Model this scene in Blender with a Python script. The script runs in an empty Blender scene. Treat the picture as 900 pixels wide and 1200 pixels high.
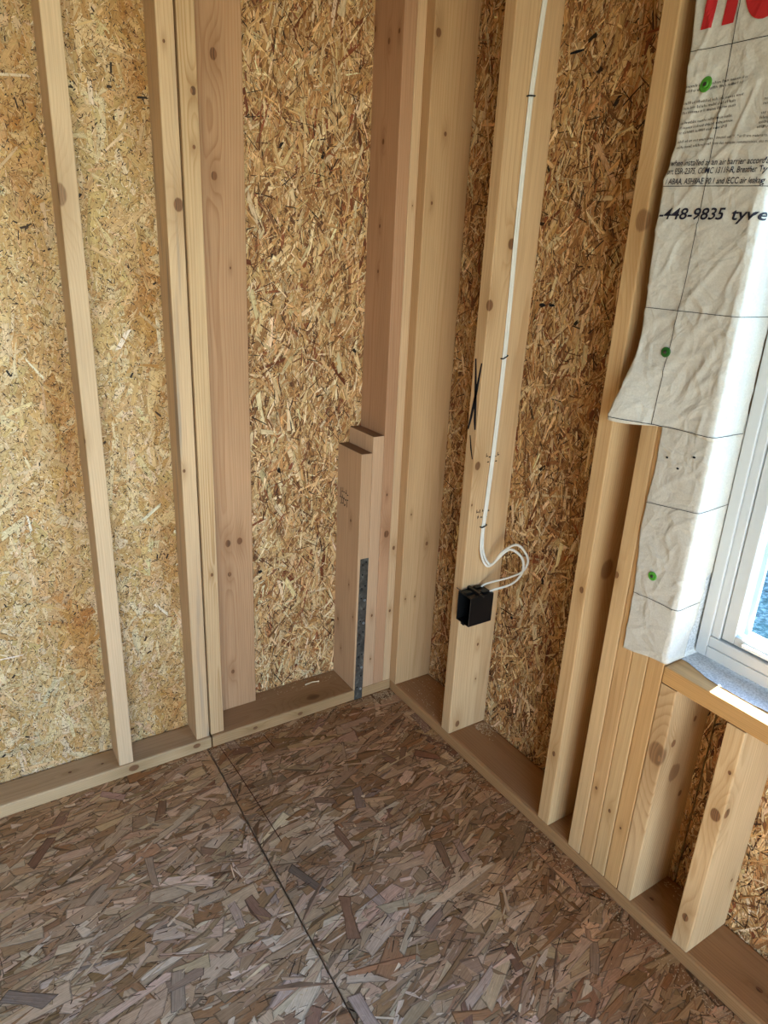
import bpy, bmesh, math, random
import numpy as np
from mathutils import Vector, Matrix, noise as mnoise

scene = bpy.context.scene
col = scene.collection

# ------------------------------------------------------------------ camera
cam_d = bpy.data.cameras.new('camera')
cam_d.sensor_fit = 'HORIZONTAL'
cam_d.sensor_width = 36.0
cam_d.lens = 827.11 * 36.0 / 900.0
cam_d.clip_start = 0.02
cam = bpy.data.objects.new('camera', cam_d)
col.objects.link(cam)
YAW, PIT, ROL = 0.5853258715, 0.3565910249, 0.0483788375
fw = Vector((math.sin(YAW) * math.cos(PIT), math.cos(YAW) * math.cos(PIT), -math.sin(PIT)))
r0 = Vector((math.cos(YAW), -math.sin(YAW), 0))
u0 = r0.cross(fw)
rr = math.cos(ROL) * r0 + math.sin(ROL) * u0
uu = -math.sin(ROL) * r0 + math.cos(ROL) * u0
M = Matrix(((rr.x, uu.x, -fw.x, -1.1565983), (rr.y, uu.y, -fw.y, -1.6654138), (rr.z, uu.z, -fw.z, 1.3906085), (0, 0, 0, 1)))
cam.matrix_world = M
scene.camera = cam

# ------------------------------------------------------------------ sky, sun, exposure
world = bpy.data.worlds.new('sky')
scene.world = world
world.use_nodes = True
wn = world.node_tree
wn.nodes.clear()
sky = wn.nodes.new('ShaderNodeTexSky')
sky.sky_type = 'NISHITA'
sky.sun_disc = False
sky.sun_elevation = math.radians(51)
sky.sun_rotation = math.radians(83.2)
sky.air_density = 1.0
sky.dust_density = 0.15
sky.ozone_density = 2.5
bgn = wn.nodes.new('ShaderNodeBackground')
bgn.inputs['Strength'].default_value = 1.9
wo = wn.nodes.new('ShaderNodeOutputWorld')
wn.links.new(sky.outputs[0], bgn.inputs[0])
wn.links.new(bgn.outputs[0], wo.inputs[0])

sun_d = bpy.data.lights.new('sun', 'SUN')
sun_d.energy = 52.0
sun_d.angle = math.radians(0.55)
sun_d.color = (1.0, 0.94, 0.86)
sun = bpy.data.objects.new('sun', sun_d)
col.objects.link(sun)
sun.rotation_euler = Vector((-1.0, -0.12, -1.3)).to_track_quat('-Z', 'Y').to_euler()
sun.location = (3, 1, 4)

def portal(name, loc, rot, sx, sy):
    d = bpy.data.lights.new(name, 'AREA')
    d.shape = 'RECTANGLE'; d.size = sx; d.size_y = sy
    d.cycles.is_portal = True
    o = bpy.data.objects.new(name, d); col.objects.link(o)
    o.location = loc; o.rotation_euler = rot
portal('window_portal', (0.19, -1.45, 1.32), (0, math.radians(90), 0), 1.4, 1.0)
portal('rear_opening_portal', (-2.0, -4.22, 1.1), (math.radians(90), 0, 0), 2.4, 2.1)

vs = scene.view_settings
vs.view_transform = 'Standard'
vs.look = 'None'
vs.exposure = 0.68
vs.gamma = 1.0
vs.use_curve_mapping = False
scene.cycles.max_bounces = 10
scene.cycles.diffuse_bounces = 6
scene.cycles.caustics_reflective = False
scene.cycles.caustics_refractive = False
scene.cycles.sample_clamp_indirect = 8.0

rng = np.random.default_rng(7)
random.seed(5)

# ------------------------------------------------------------------ helpers
def lin(h):
    h = h.lstrip('#')
    c = [int(h[i:i + 2], 16) / 255 for i in (0, 2, 4)]
    return tuple(x / 12.92 if x <= 0.04045 else ((x + 0.055) / 1.055) ** 2.4 for x in c)
def lin4(h):
    return lin(h) + (1.0,)

def link(o, parent=None):
    col.objects.link(o)
    if parent is not None:
        o.parent = parent
    return o
def tag(o, label=None, cat=None, group=None, kind=None):
    if label: o['label'] = label
    if cat: o['category'] = cat
    if group: o['group'] = group
    if kind: o['kind'] = kind
    return o
def empty(name, loc=(0, 0, 0)):
    o = bpy.data.objects.new(name, None)
    o.empty_display_size = 0.05
    o.location = loc
    return link(o)
def mesh_obj(name, verts, faces, mat, parent=None, smooth=False, matrix=None):
    me = bpy.data.meshes.new(name)
    me.from_pydata([tuple(v) for v in verts], [], [tuple(f) for f in faces])
    me.update()
    if smooth:
        me.polygons.foreach_set('use_smooth', [True] * len(me.polygons))
    if mat: me.materials.append(mat)
    o = bpy.data.objects.new(name, me)
    link(o, parent)
    if matrix is not None: o.matrix_world = matrix
    return o
def bm_obj(name, bm, mat, parent=None, smooth=False, loc=None):
    bmesh.ops.recalc_face_normals(bm, faces=bm.faces)
    me = bpy.data.meshes.new(name)
    bm.to_mesh(me); bm.free()
    if smooth:
        me.polygons.foreach_set('use_smooth', [True] * len(me.polygons))
    if mat: me.materials.append(mat)
    o = bpy.data.objects.new(name, me)
    link(o, parent)
    if loc is not None: o.location = loc
    return o
def bm_box(bm, x0, x1, y0, y1, z0, z1):
    vs_ = [bm.verts.new((x, y, z)) for z in (z0, z1) for (x, y) in ((x0, y0), (x1, y0), (x1, y1), (x0, y1))]
    fs = []
    for f in ((3, 2, 1, 0), (4, 5, 6, 7), (0, 1, 5, 4), (1, 2, 6, 5), (2, 3, 7, 6), (3, 0, 4, 7)):
        fs.append(bm.faces.new([vs_[i] for i in f]))
    return vs_, fs
def box_obj(name, b, mat, parent=None, bevel=0.0, seg=2, origin=None):
    bm = bmesh.new()
    o = origin or (0, 0, 0)
    bm_box(bm, b[0] - o[0], b[1] - o[0], b[2] - o[1], b[3] - o[1], b[4] - o[2], b[5] - o[2])
    if bevel:
        bmesh.ops.bevel(bm, geom=list(bm.edges), offset=bevel, segments=seg, affect='EDGES', profile=0.6)
    return bm_obj(name, bm, mat, parent, loc=origin)
def tube(path, rad, seg=8, sx=1.0, cap=True, ref=(0, 0, 1)):
    """verts, faces of a tube swept on a polyline; rad may be (a, b) for a flattened cable"""
    ra, rb = rad if isinstance(rad, tuple) else (rad, rad)
    P = [Vector(p) for p in path]
    V, F = [], []
    n = None
    for i, p in enumerate(P):
        t = (P[min(i + 1, len(P) - 1)] - P[max(i - 1, 0)]).normalized()
        if n is None:
            n = (Vector(ref) - t * Vector(ref).dot(t))
            if n.length < 1e-4: n = Vector((1, 0, 0)) - t * t.x
            n.normalize()
        else:
            n = (n - t * n.dot(t)).normalized()
        b = t.cross(n)
        for k in range(seg):
            a = 2 * math.pi * k / seg
            V.append(p + n * (ra * math.cos(a)) + b * (rb * math.sin(a)))
    for i in range(len(P) - 1):
        for k in range(seg):
            k2 = (k + 1) % seg
            F.append((i * seg + k, i * seg + k2, (i + 1) * seg + k2, (i + 1) * seg + k))
    if cap:
        F.append(tuple(range(seg - 1, -1, -1)))
        F.append(tuple((len(P) - 1) * seg + k for k in range(seg)))
    return V, F
def catmull(pts, n=8):
    P = [Vector(p) for p in pts]
    P = [P[0] * 2 - P[1]] + P + [P[-1] * 2 - P[-2]]
    out = []
    for i in range(1, len(P) - 2):
        for k in range(n):
            t = k / n
            a, b, c, d = P[i - 1], P[i], P[i + 1], P[i + 2]
            out.append(0.5 * ((2 * b) + (c - a) * t + (2 * a - 5 * b + 4 * c - d) * t * t + (3 * b - a - 3 * c + d) * t ** 3))
    out.append(P[-2])
    return out

class NT:
    """tiny node builder"""
    def __init__(self, name):
        self.m = bpy.data.materials.new(name)
        self.m.use_nodes = True
        self.t = self.m.node_tree
        self.t.nodes.clear()
        self.out = self.t.nodes.new('ShaderNodeOutputMaterial')
    def n(self, typ, **kw):
        nd = self.t.nodes.new(typ)
        for k, v in kw.items():
            setattr(nd, k, v)
        return nd
    def put(self, sock, v):
        if hasattr(v, 'is_output'):
            self.t.links.new(v, sock)
        else:
            sock.default_value = v
    def math(self, op, a, b=0.0, c=0.0, clamp=False):
        nd = self.n('ShaderNodeMath', operation=op, use_clamp=clamp)
        self.put(nd.inputs[0], a); self.put(nd.inputs[1], b); self.put(nd.inputs[2], c)
        return nd.outputs[0]
    def vmath(self, op, a, b=(0, 0, 0)):
        nd = self.n('ShaderNodeVectorMath', operation=op)
        self.put(nd.inputs[0], a)
        if op == 'SCALE': self.put(nd.inputs['Scale'], b)
        else: self.put(nd.inputs[1], b)
        return nd.outputs['Value'] if op in ('LENGTH', 'DISTANCE', 'DOT_PRODUCT') else nd.outputs[0]
    def noise(self, vec, scale, detail=2.0, rough=0.5, dist=0.0):
        nd = self.n('ShaderNodeTexNoise')
        self.put(nd.inputs['Vector'], vec)
        nd.inputs['Scale'].default_value = scale
        nd.inputs['Detail'].default_value = detail
        nd.inputs['Roughness'].default_value = rough
        nd.inputs['Distortion'].default_value = dist
        return nd.outputs['Fac']
    def mix(self, fac, a, b, mode='MIX'):
        nd = self.n('ShaderNodeMix', data_type='RGBA', blend_type=mode)
        self.put(nd.inputs[0], fac); self.put(nd.inputs[6], a); self.put(nd.inputs[7], b)
        return nd.outputs[2]
    def ramp(self, fac, stops, interp='LINEAR'):
        nd = self.n('ShaderNodeValToRGB')
        nd.color_ramp.interpolation = interp
        el = nd.color_ramp.elements
        while len(el) < len(stops): el.new(0.5)
        for e, (p, c) in zip(el, stops):
            e.position = p
            e.color = c if len(c) == 4 else tuple(c) + (1.0,)
        self.put(nd.inputs[0], fac)
        return nd.outputs[0]
    def maprange(self, v, a, b, c, d, smooth=False):
        nd = self.n('ShaderNodeMapRange')
        if smooth: nd.interpolation_type = 'SMOOTHSTEP'
        self.put(nd.inputs[0], v)
        for i, x in enumerate((a, b, c, d)): nd.inputs[i + 1].default_value = x
        return nd.outputs[0]
    def objco(self):
        return self.n('ShaderNodeTexCoord').outputs['Object']
    def finish(self, color, rough=0.6, spec=0.3, bump=None, bstr=0.2, bdist=0.001, metal=0.0, **kw):
        p = self.n('ShaderNodeBsdfPrincipled')
        self.put(p.inputs['Base Color'], color)
        self.put(p.inputs['Roughness'], rough)
        p.inputs['Specular IOR Level'].default_value = spec
        p.inputs['Metallic'].default_value = metal
        for k, v in kw.items():
            p.inputs[k.replace('_', ' ')].default_value = v
        if bump is not None:
            b = self.n('ShaderNodeBump')
            b.inputs['Strength'].default_value = bstr
            b.inputs['Distance'].default_value = bdist
            self.put(b.inputs['Height'], bump)
            self.t.links.new(b.outputs[0], p.inputs['Normal'])
        self.t.links.new(p.outputs[0], self.out.inputs[0])
        return self.m

# ------------------------------------------------------------------ materials
def wood_mat(name, early, late, seed, knots=(), pith=(0.05, 0.13), ring=0.0045, contrast=0.6, streak=0.0):
    """solid sawn softwood, long axis = local Z; knots = [(local xyz, radius)]"""
    early = (early[0] * .86, early[1] * .82, early[2] * .86)
    late = (late[0] * .84, late[1] * .79, late[2] * .82)
    N = NT(name)
    rnd = random.Random(seed)
    P = N.objco()
    Ps = N.vmath('ADD', P, (rnd.uniform(-9, 9), rnd.uniform(-9, 9), rnd.uniform(-9, 9)))
    warpn = N.noise(N.vmath('MULTIPLY', Ps, (1, 1, 0.10)), 9.0, 2.0, 0.5)
    warp2 = N.noise(N.vmath('MULTIPLY', Ps, (1, 1, 0.05)), 60.0, 2.0, 0.5)
    v = N.vmath('MULTIPLY', N.vmath('SUBTRACT', P, (pith[0], pith[1], 0)), (1, 1, 0.0))
    r = N.vmath('LENGTH', v)
    r = N.math('ADD', r, N.math('MULTIPLY', N.math('SUBTRACT', warpn, 0.5), 0.030))
    r = N.math('ADD', r, N.math('MULTIPLY', N.math('SUBTRACT', warp2, 0.5), 0.003))
    mask = None; halo = None
    for (k, R) in knots:
        dv = N.vmath('MULTIPLY', N.vmath('SUBTRACT', P, tuple(k)), (1 / R, 1 / R, 0.72 / R))
        d = N.vmath('LENGTH', dv)
        d2 = N.vmath('LENGTH', N.vmath('MULTIPLY', dv, (0.5, 0.5, 0.22)))
        e = N.math('EXPONENT', N.math('MULTIPLY', N.math('MULTIPLY', d2, d2), -1.0))
        if R > 0.0035:
            r = N.math('ADD', r, N.math('MULTIPLY', e, 1.7 * R))
        dn = N.math('ADD', d, N.math('MULTIPLY', N.math('SUBTRACT', warp2, 0.5), 0.5))
        m = N.maprange(dn, 1.0, 0.72, 0.0, 0.95 if R < .006 else (0.88 if R < .013 else 0.66), True)
        mask = m if mask is None else N.math('MAXIMUM', mask, m)
        h = N.math('MULTIPLY', e, 0.9)
        halo = h if halo is None else N.math('MAXIMUM', halo, h)
    fr = N.math('FRACT', N.math('DIVIDE', r, ring))
    lw = N.ramp(fr, [(0.0, (0.12,) * 3), (0.08, (0.0,) * 3), (0.55, (0.18,) * 3), (0.9, (1.0,) * 3), (1.0, (0.12,) * 3)])
    vary = N.noise(N.vmath('MULTIPLY', Ps, (1, 1, 0.08)), 22.0, 3.0, 0.6)
    fac = N.math('MULTIPLY', lw, N.maprange(vary, 0.3, 0.75, 0.15 * contrast, contrast))
    c = N.mix(fac, early + (1.0,), late + (1.0,))
    fib = N.noise(N.vmath('MULTIPLY', Ps, (1, 1, 0.018)), 420.0, 2.0, 0.6)
    c = N.mix(1.0, c, N.ramp(fib, [(0.25, (0.86, 0.85, 0.83)), (0.75, (1.06, 1.06, 1.06))]), 'MULTIPLY')
    tone = N.noise(N.vmath('MULTIPLY', Ps, (1, 1, 0.25)), 7.0, 2.0, 0.5)
    c = N.mix(1.0, c, N.ramp(tone, [(0.3, (0.90, 0.88, 0.86)), (0.7, (1.05, 1.05, 1.05))]), 'MULTIPLY')
    if streak > 0:
        st = N.noise(N.vmath('MULTIPLY', Ps, (1, 1, 0.05)), 45.0, 1.0, 0.4)
        c = N.mix(N.maprange(st, 0.55, 0.72, 0.0, streak, True), c, lin4('#77706a'))
    if mask is not None:
        c = N.mix(N.math('MULTIPLY', halo, 0.6), c, tuple(x * .8 for x in late) + (1.0,))
        kc = N.mix(N.math('FRACT', N.math('MULTIPLY', fr, 2.0)), lin4('#855634'), lin4('#452a18'))
        c = N.mix(mask, c, kc)
    nz = N.n('ShaderNodeSeparateXYZ')
    N.t.links.new(N.n('ShaderNodeTexCoord').outputs['Normal'], nz.inputs[0])
    endg_shade = N.maprange(N.math('ABSOLUTE', nz.outputs[2]), 0.75, 0.95, 0.0, 1.0)     # end grain tone, with the shade on the stud tops painted in
    c = N.mix(N.math('MULTIPLY', endg_shade, 0.8), c, tuple(x * .42 for x in late) + (1.0,))
    return N.finish(c, 0.62, 0.25, bump=N.math('ADD', fib, N.math('MULTIPLY', lw, -0.5)), bstr=0.25, bdist=0.0006)

def strand_mat(name, edge=0.5, rough=0.6, spec=0.3):
    """pressed wood strands: colour per strand, grain along it, resin-dark rim"""
    N = NT(name)
    a = N.n('ShaderNodeAttribute'); a.attribute_name = 'Col'
    uvn = N.n('ShaderNodeUVMap'); uvn.uv_map = 'UVMap'
    uv = uvn.outputs[0]
    en = N.n('ShaderNodeUVMap'); en.uv_map = 'Edge'
    sep = N.n('ShaderNodeSeparateXYZ'); N.t.links.new(en.outputs[0], sep.inputs[0])
    g = N.noise(N.vmath('MULTIPLY', uv, (18, 420, 1)), 1.0, 3.0, 0.65)
    g2 = N.noise(N.vmath('MULTIPLY', uv, (60, 60, 1)), 1.0, 3.0, 0.6)
    wob = N.math('MULTIPLY', N.math('SUBTRACT', g2, 0.5), 0.35)
    ev = N.maprange(N.math('ADD', N.math('ABSOLUTE', sep.outputs[1]), wob), 0.80, 1.0, 0.0, 1.0, True)
    eu = N.maprange(N.math('ADD', N.math('ABSOLUTE', sep.outputs[0]), N.math('MULTIPLY', wob, 0.4)), 0.94, 1.0, 0.0, 1.0, True)
    e = N.math('MAXIMUM', ev, eu)
    c = N.mix(1.0, a.outputs[0], N.ramp(g, [(0.25, (0.62, 0.59, 0.54)), (0.7, (1.12, 1.11, 1.09))]), 'MULTIPLY')
    c = N.mix(1.0, c, N.ramp(g2, [(0.3, (0.86, 0.85, 0.83)), (0.7, (1.07, 1.07, 1.07))]), 'MULTIPLY')
    c = N.mix(N.math('MULTIPLY', e, edge), c, lin4('#2b1d12'))
    return N.finish(c, rough, spec, bump=N.math('SUBTRACT', g, e), bstr=0.5, bdist=0.0009)

def board_mat(name, c1, c2, c3):
    """pressed board seen too far off to pick the strands apart"""
    N = NT(name)
    P = N.objco()
    n1 = N.noise(P, 55.0, 4.0, 0.7, 1.5)
    n2 = N.noise(P, 14.0, 3.0, 0.6, 0.5)
    c = N.ramp(n1, [(0.3, lin(c1)), (0.5, lin(c2)), (0.7, lin(c3))])
    c = N.mix(1.0, c, N.ramp(n2, [(0.3, (0.8,) * 3), (0.7, (1.1,) * 3)]), 'MULTIPLY')
    return N.finish(c, 0.7, 0.2, bump=n1, bstr=0.5, bdist=0.001)

def plain(name, c, rough=0.5, spec=0.4, metal=0.0, noise=0.06, scale=40.0):
    N = NT(name)
    n = N.noise(N.objco(), scale, 3.0, 0.6)
    cc = lin(c)
    k = N.ramp(n, [(0.3, tuple(x * (1 - noise) for x in cc)), (0.7, tuple(min(1, x * (1 + noise)) for x in cc))])
    return N.finish(k, rough, spec, metal=metal)

M_board = board_mat('board_brown', '#7a5c3c', '#a98a60', '#c9ae84')
M_board_floor = board_mat('board_floor', '#7d6650', '#a8907a', '#c4b09a')
M_strand = strand_mat('wood_strand', 0.45)
M_strand_pale = strand_mat('pale_wood_strand', 0.22)
M_strand_floor = strand_mat('floor_strand', 0.62, rough=0.52, spec=0.35)
M_black = plain('black_plastic', '#0b0b0c', 0.42, 0.4)
M_ink = plain('black_ink', '#15141a', 0.7, 0.2)
M_stamp = plain('faded_stamp_ink', '#2c2624', 0.8, 0.1)
M_navy = plain('navy_print', '#1b1b2c', 0.6, 0.3)
M_greyprint = plain('grey_print', '#2b282b', 0.6, 0.3)
M_red = plain('red_print', '#b3262a', 0.6, 0.3)
M_green = plain('green_plastic', '#4f9a35', 0.45, 0.4)
M_green_dark = plain('dark_green_plastic', '#255c22', 0.45, 0.4)
M_nail = plain('dark_steel', '#4a4846', 0.4, 0.5, metal=0.8)
M_vinyl = plain('white_vinyl', '#c6c8c8', 0.35, 0.45, noise=0.015)
M_vinyl2 = plain('white_vinyl_bead', '#eef0f0', 0.35, 0.45, noise=0.015)
M_gasket = plain('dark_gasket', '#2a2c30', 0.6, 0.3)
M_cable = plain('white_cable', '#d9d3c8', 0.45, 0.4, noise=0.04)

def wrap_mat():
    N = NT('house_wrap_sheet')
    P = N.objco()
    f = N.noise(P, 300.0, 4.0, 0.7, 0.6)
    b = N.noise(P, 16.0, 3.0, 0.55, 0.8)
    c = N.ramp(f, [(0.3, lin('#bab5ab')), (0.7, lin('#ccc7be'))])
    w = N.n('ShaderNodeTexVoronoi'); w.feature = 'DISTANCE_TO_EDGE'
    N.put(w.inputs['Vector'], N.vmath('ADD', P, N.vmath('SCALE', P, 0.2)))
    w.inputs['Scale'].default_value = 14.0
    cr = N.maprange(w.outputs['Distance'], 0.0, 0.12, 1.0, 0.0)
    h = N.math('ADD', N.math('MULTIPLY', b, 1.0), N.math('MULTIPLY', cr, 0.12))
    p = N.n('ShaderNodeBsdfPrincipled')
    N.put(p.inputs['Base Color'], c)
    p.inputs['Roughness'].default_value = 0.55
    p.inputs['Specular IOR Level'].default_value = 0.3
    bm_ = N.n('ShaderNodeBump'); bm_.inputs['Strength'].default_value = 0.55; bm_.inputs['Distance'].default_value = 0.012
    N.put(bm_.inputs['Height'], h)
    N.t.links.new(bm_.outputs[0], p.inputs['Normal'])
    N.t.links.new(p.outputs[0], N.out.inputs[0])
    return N.m
M_wrap = wrap_mat()

def steel_mat():
    N = NT('galvanised_strap')
    P = N.objco()
    n = N.noise(P, 60.0, 4.0, 0.65, 0.6)
    c = N.ramp(n, [(0.3, lin('#35312c')), (0.55, lin('#524d46')), (0.8, lin('#857f74'))])
    return N.finish(c, N.ramp(n, [(0.3, (0.38,) * 3), (0.7, (0.55,) * 3)]), 0.5, metal=0.2)
M_steel = steel_mat()

def tape_mat():
    N = NT('flashing_tape')
    P = N.objco()
    n = N.noise(P, 260.0, 3.0, 0.7)
    s = N.noise(N.vmath('MULTIPLY', P, (6, 1, 1)), 30.0, 3.0, 0.6, 1.0)
    c = N.ramp(n, [(0.35, lin('#a7abae')), (0.6, lin('#d5d8da'))])
    c = N.mix(N.maprange(s, 0.62, 0.72, 0.0, 0.5, True), c, lin4('#6e6c68'))
    return N.finish(c, 0.45, 0.4, bump=n, bstr=0.5, bdist=0.002)
M_tape = tape_mat()

def glass_mat():
    N = NT('window_glass')
    tr = N.n('ShaderNodeBsdfTransparent'); tr.inputs[0].default_value = (0.90, 0.96, 0.96, 1)
    gl = N.n('ShaderNodeBsdfGlossy'); gl.inputs['Roughness'].default_value = 0.02
    lw = N.n('ShaderNodeLayerWeight'); lw.inputs['Blend'].default_value = 0.5
    fz = N.math('ADD', 0.03, N.math('MULTIPLY', N.math('POWER', lw.outputs['Facing'], 5.0), 0.9))
    mx = N.n('ShaderNodeMixShader')
    N.t.links.new(fz, mx.inputs[0])
    N.t.links.new(tr.outputs[0], mx.inputs[1]); N.t.links.new(gl.outputs[0], mx.inputs[2])
    N.t.links.new(mx.outputs[0], N.out.inputs[0])
    return N.m
M_glass = glass_mat()

def ground_mat():
    N = NT('outdoor_gravel')
    P = N.objco()
    n = N.noise(P, 26.0, 4.0, 0.75)
    n2 = N.noise(P, 2.0, 3.0, 0.6)
    c = N.ramp(n, [(0.32, lin('#242c2c')), (0.5, lin('#50605f')), (0.68, lin('#9aa4a0'))])
    c = N.mix(N.maprange(n2, 0.4, 0.6, 0, 0.5), c, lin4('#35564f'))
    return N.finish(c, 0.9, 0.1)

# ------------------------------------------------------------------ strand board faces
def strand_layer(name, parent, rect, frame, specs, mat, z0=0.0, warp=None, seed=1):
    """rect=(u0,u1,v0,v1); frame=(origin, eu, ev, en); specs=[dict(n,l,w,ang,cols,h)]"""
    rg = np.random.default_rng(seed)
    u0_, u1_, v0_, v1_ = rect
    AV, AUV, AC, AE = [], [], [], []
    for s in specs:
        n = int(s['n'] * (u1_ - u0_) * (v1_ - v0_))
        cu = rg.uniform(u0_, u1_, n); cv = rg.uniform(v0_, v1_, n)
        L = s['l'][0] + (s['l'][1] - s['l'][0]) * rg.random(n) ** s.get('lp', 1.4)
        Wd = s['w'][0] + (s['w'][1] - s['w'][0]) * rg.random(n) ** s.get('wp', 1.6)
        am, asd, uni = s['ang']
        ang = np.where(rg.random(n) < uni, rg.uniform(0, math.pi, n), rg.normal(am, asd, n))
        # outline: hexagon with ragged ends
        bu = np.stack([-np.ones(n), np.full(n, 0.15), np.ones(n), np.ones(n), np.full(n, -0.1), -np.ones(n)], 1) * 0.5
        bv = np.stack([-np.ones(n), -np.ones(n), -np.ones(n), np.ones(n), np.ones(n), np.ones(n)], 1) * 0.5
        bu = bu + rg.normal(0, 0.055, (n, 6)); bv = bv * (1 + rg.normal(0, 0.2, (n, 6)))
        bu[:, 0] += rg.uniform(-.05, .16, n); bu[:, 3] -= rg.uniform(-.05, .16, n)
        lu = bu * L[:, None]; lv = bv * Wd[:, None]
        ca, sa = np.cos(ang)[:, None], np.sin(ang)[:, None]
        U = cu[:, None] + lu * ca - lv * sa
        V = cv[:, None] + lu * sa + lv * ca
        h0, h1 = s['h']
        hb = rg.uniform(h0, h1, n)
        ta = rg.normal(0, s.get('tl', 0.5), n)[:, None] * 0.001
        tb = rg.normal(0, s.get('tw', 0.5), n)[:, None] * 0.001
        Z = z0 + hb[:, None] + bu * ta + bv * tb
        U = np.clip(U, u0_, u1_); V = np.clip(V, v0_, v1_)
        pal = np.array([lin(c) for c in s['cols']])
        wts = np.array(s.get('wt', [1] * len(pal)), float); wts /= wts.sum()
        ci = rg.choice(len(pal), n, p=wts)
        C = pal[ci] * rg.normal(1.0, s.get('cv', 0.12), n)[:, None].clip(0.5, 1.5)
        C = C * (1 + rg.normal(0, 0.03, (n, 3))) * np.array([1.02, .97, 1.02])
        if s.get('cfn') is not None:
            C = s['cfn'](cu, cv, C, rg)
        AV.append(np.stack([U, V, Z], 2).reshape(-1, 3))
        off = rg.uniform(0, 50, (n, 1, 2))
        AUV.append((np.stack([lu, lv], 2) + off).reshape(-1, 2))
        AE.append(np.tile(np.array([[-1, -1], [0.15, -1], [1, -1], [1, 1], [-0.1, 1], [-1, 1]], float), (n, 1)))
        AC.append(np.repeat(np.concatenate([C, np.ones((n, 1))], 1), 6, 0))
    V = np.concatenate(AV); UV = np.concatenate(AUV); C = np.concatenate(AC).clip(0, 1)
    if warp is not None: V = warp(V)
    o_, eu, ev, en = [np.array(x, float) for x in frame]
    X = o_ + V[:, :1] * eu + V[:, 1:2] * ev + V[:, 2:3] * en
    nv = len(X); nf = nv // 6
    me = bpy.data.meshes.new(name)
    me.vertices.add(nv); me.vertices.foreach_set('co', X.astype(np.float32).ravel())
    me.loops.add(nv); me.loops.foreach_set('vertex_index', np.arange(nv, dtype=np.int32))
    me.polygons.add(nf)
    me.polygons.foreach_set('loop_start', np.arange(0, nv, 6, dtype=np.int32))
    me.polygons.foreach_set('loop_total', np.full(nf, 6, dtype=np.int32))
    me.update(calc_edges=True)
    uvl = me.uv_layers.new(name='UVMap')
    uvl.data.foreach_set('uv', UV.astype(np.float32).ravel())
    uve = me.uv_layers.new(name='Edge')
    uve.data.foreach_set('uv', np.concatenate(AE).astype(np.float32).ravel())
    ca_ = me.color_attributes.new('Col', 'FLOAT_COLOR', 'POINT')
    ca_.data.foreach_set('color', C.astype(np.float32).ravel())
    me.materials.append(mat)
    me.validate()
    o = bpy.data.objects.new(name, me)
    link(o, parent)
    o['kind'] = 'stuff'
    return o

TAN = ['#7c5230', '#a37443', '#bb8d56', '#cfa56c', '#dfbe88', '#eed6a8', '#8f5230']
PI = math.pi
# rough face: chaotic strands, mostly upright
ROUGH = [
    dict(n=2600, l=(.05, .15), w=(.010, .030), ang=(PI / 2, .45, .2), cols=TAN, wt=[2, 4, 5, 5, 3, 1, 1], h=(0, .0010), tl=.8, tw=.9),
    dict(n=6500, l=(.03, .12), w=(.003, .011), ang=(PI / 2 - .25, .55, .18), cols=TAN, wt=[2, 3, 4, 6, 6, 3, 1], h=(.0002, .0020), tl=1.6, tw=1.2),
    dict(n=9000, l=(.015, .055), w=(.0012, .0042), ang=(PI / 2 + .2, .6, .25), cols=TAN, wt=[3, 4, 4, 5, 6, 4, 1], h=(.0008, .0024), tl=1.4, tw=.7, cv=.2),
    dict(n=2600, l=(.010, .06), w=(.0008, .0030), ang=(PI / 2, .6, .3), cols=['#3c220f', '#57331a', '#2a1a0e'], h=(.0014, .0025), tl=.9, tw=.3),
    dict(n=110, l=(.05, .12), w=(.006, .016), ang=(PI / 2, .4, .15), cols=['#e6cfa2', '#d9bd8a', '#6e3a1a'], wt=[3, 3, 1], h=(.0018, .0025), tl=.7, tw=.5),
    dict(n=14, l=(.012, .03), w=(.006, .010), ang=(PI / 2, .5, .5), cols=['#1d120a', '#2a1a0e'], h=(.0024, .0027), tl=.1, tw=.1),
]
PALE = ['#cbad7a', '#d3ba8a', '#c2a26c', '#d8c398', '#ba965c', '#c6a76e']
def ochre(cu, cv, C, rg):
    """vertical stain bands of the smooth panel"""
    s = np.zeros(len(cu))
    for (c0, wd, a) in ((-.915, .060, .95), (-.685, .05, .9), (-1.2, .06, .35), (-.79, .03, .25), (-1.5, .06, .6)):
        s = np.maximum(s, a * np.exp(-((cu - c0 + .02 * np.sin(cv * 7 + c0 * 9)) / wd) ** 2))
    s = s * (0.55 + 0.45 * np.sin(cv * 11 + cu * 17)) + rg.normal(0, .06, len(cu))
    s = s.clip(0, 1)[:, None]
    return C * (1 - s) + C * np.array([0.80, 0.60, 0.36]) * s
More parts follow.
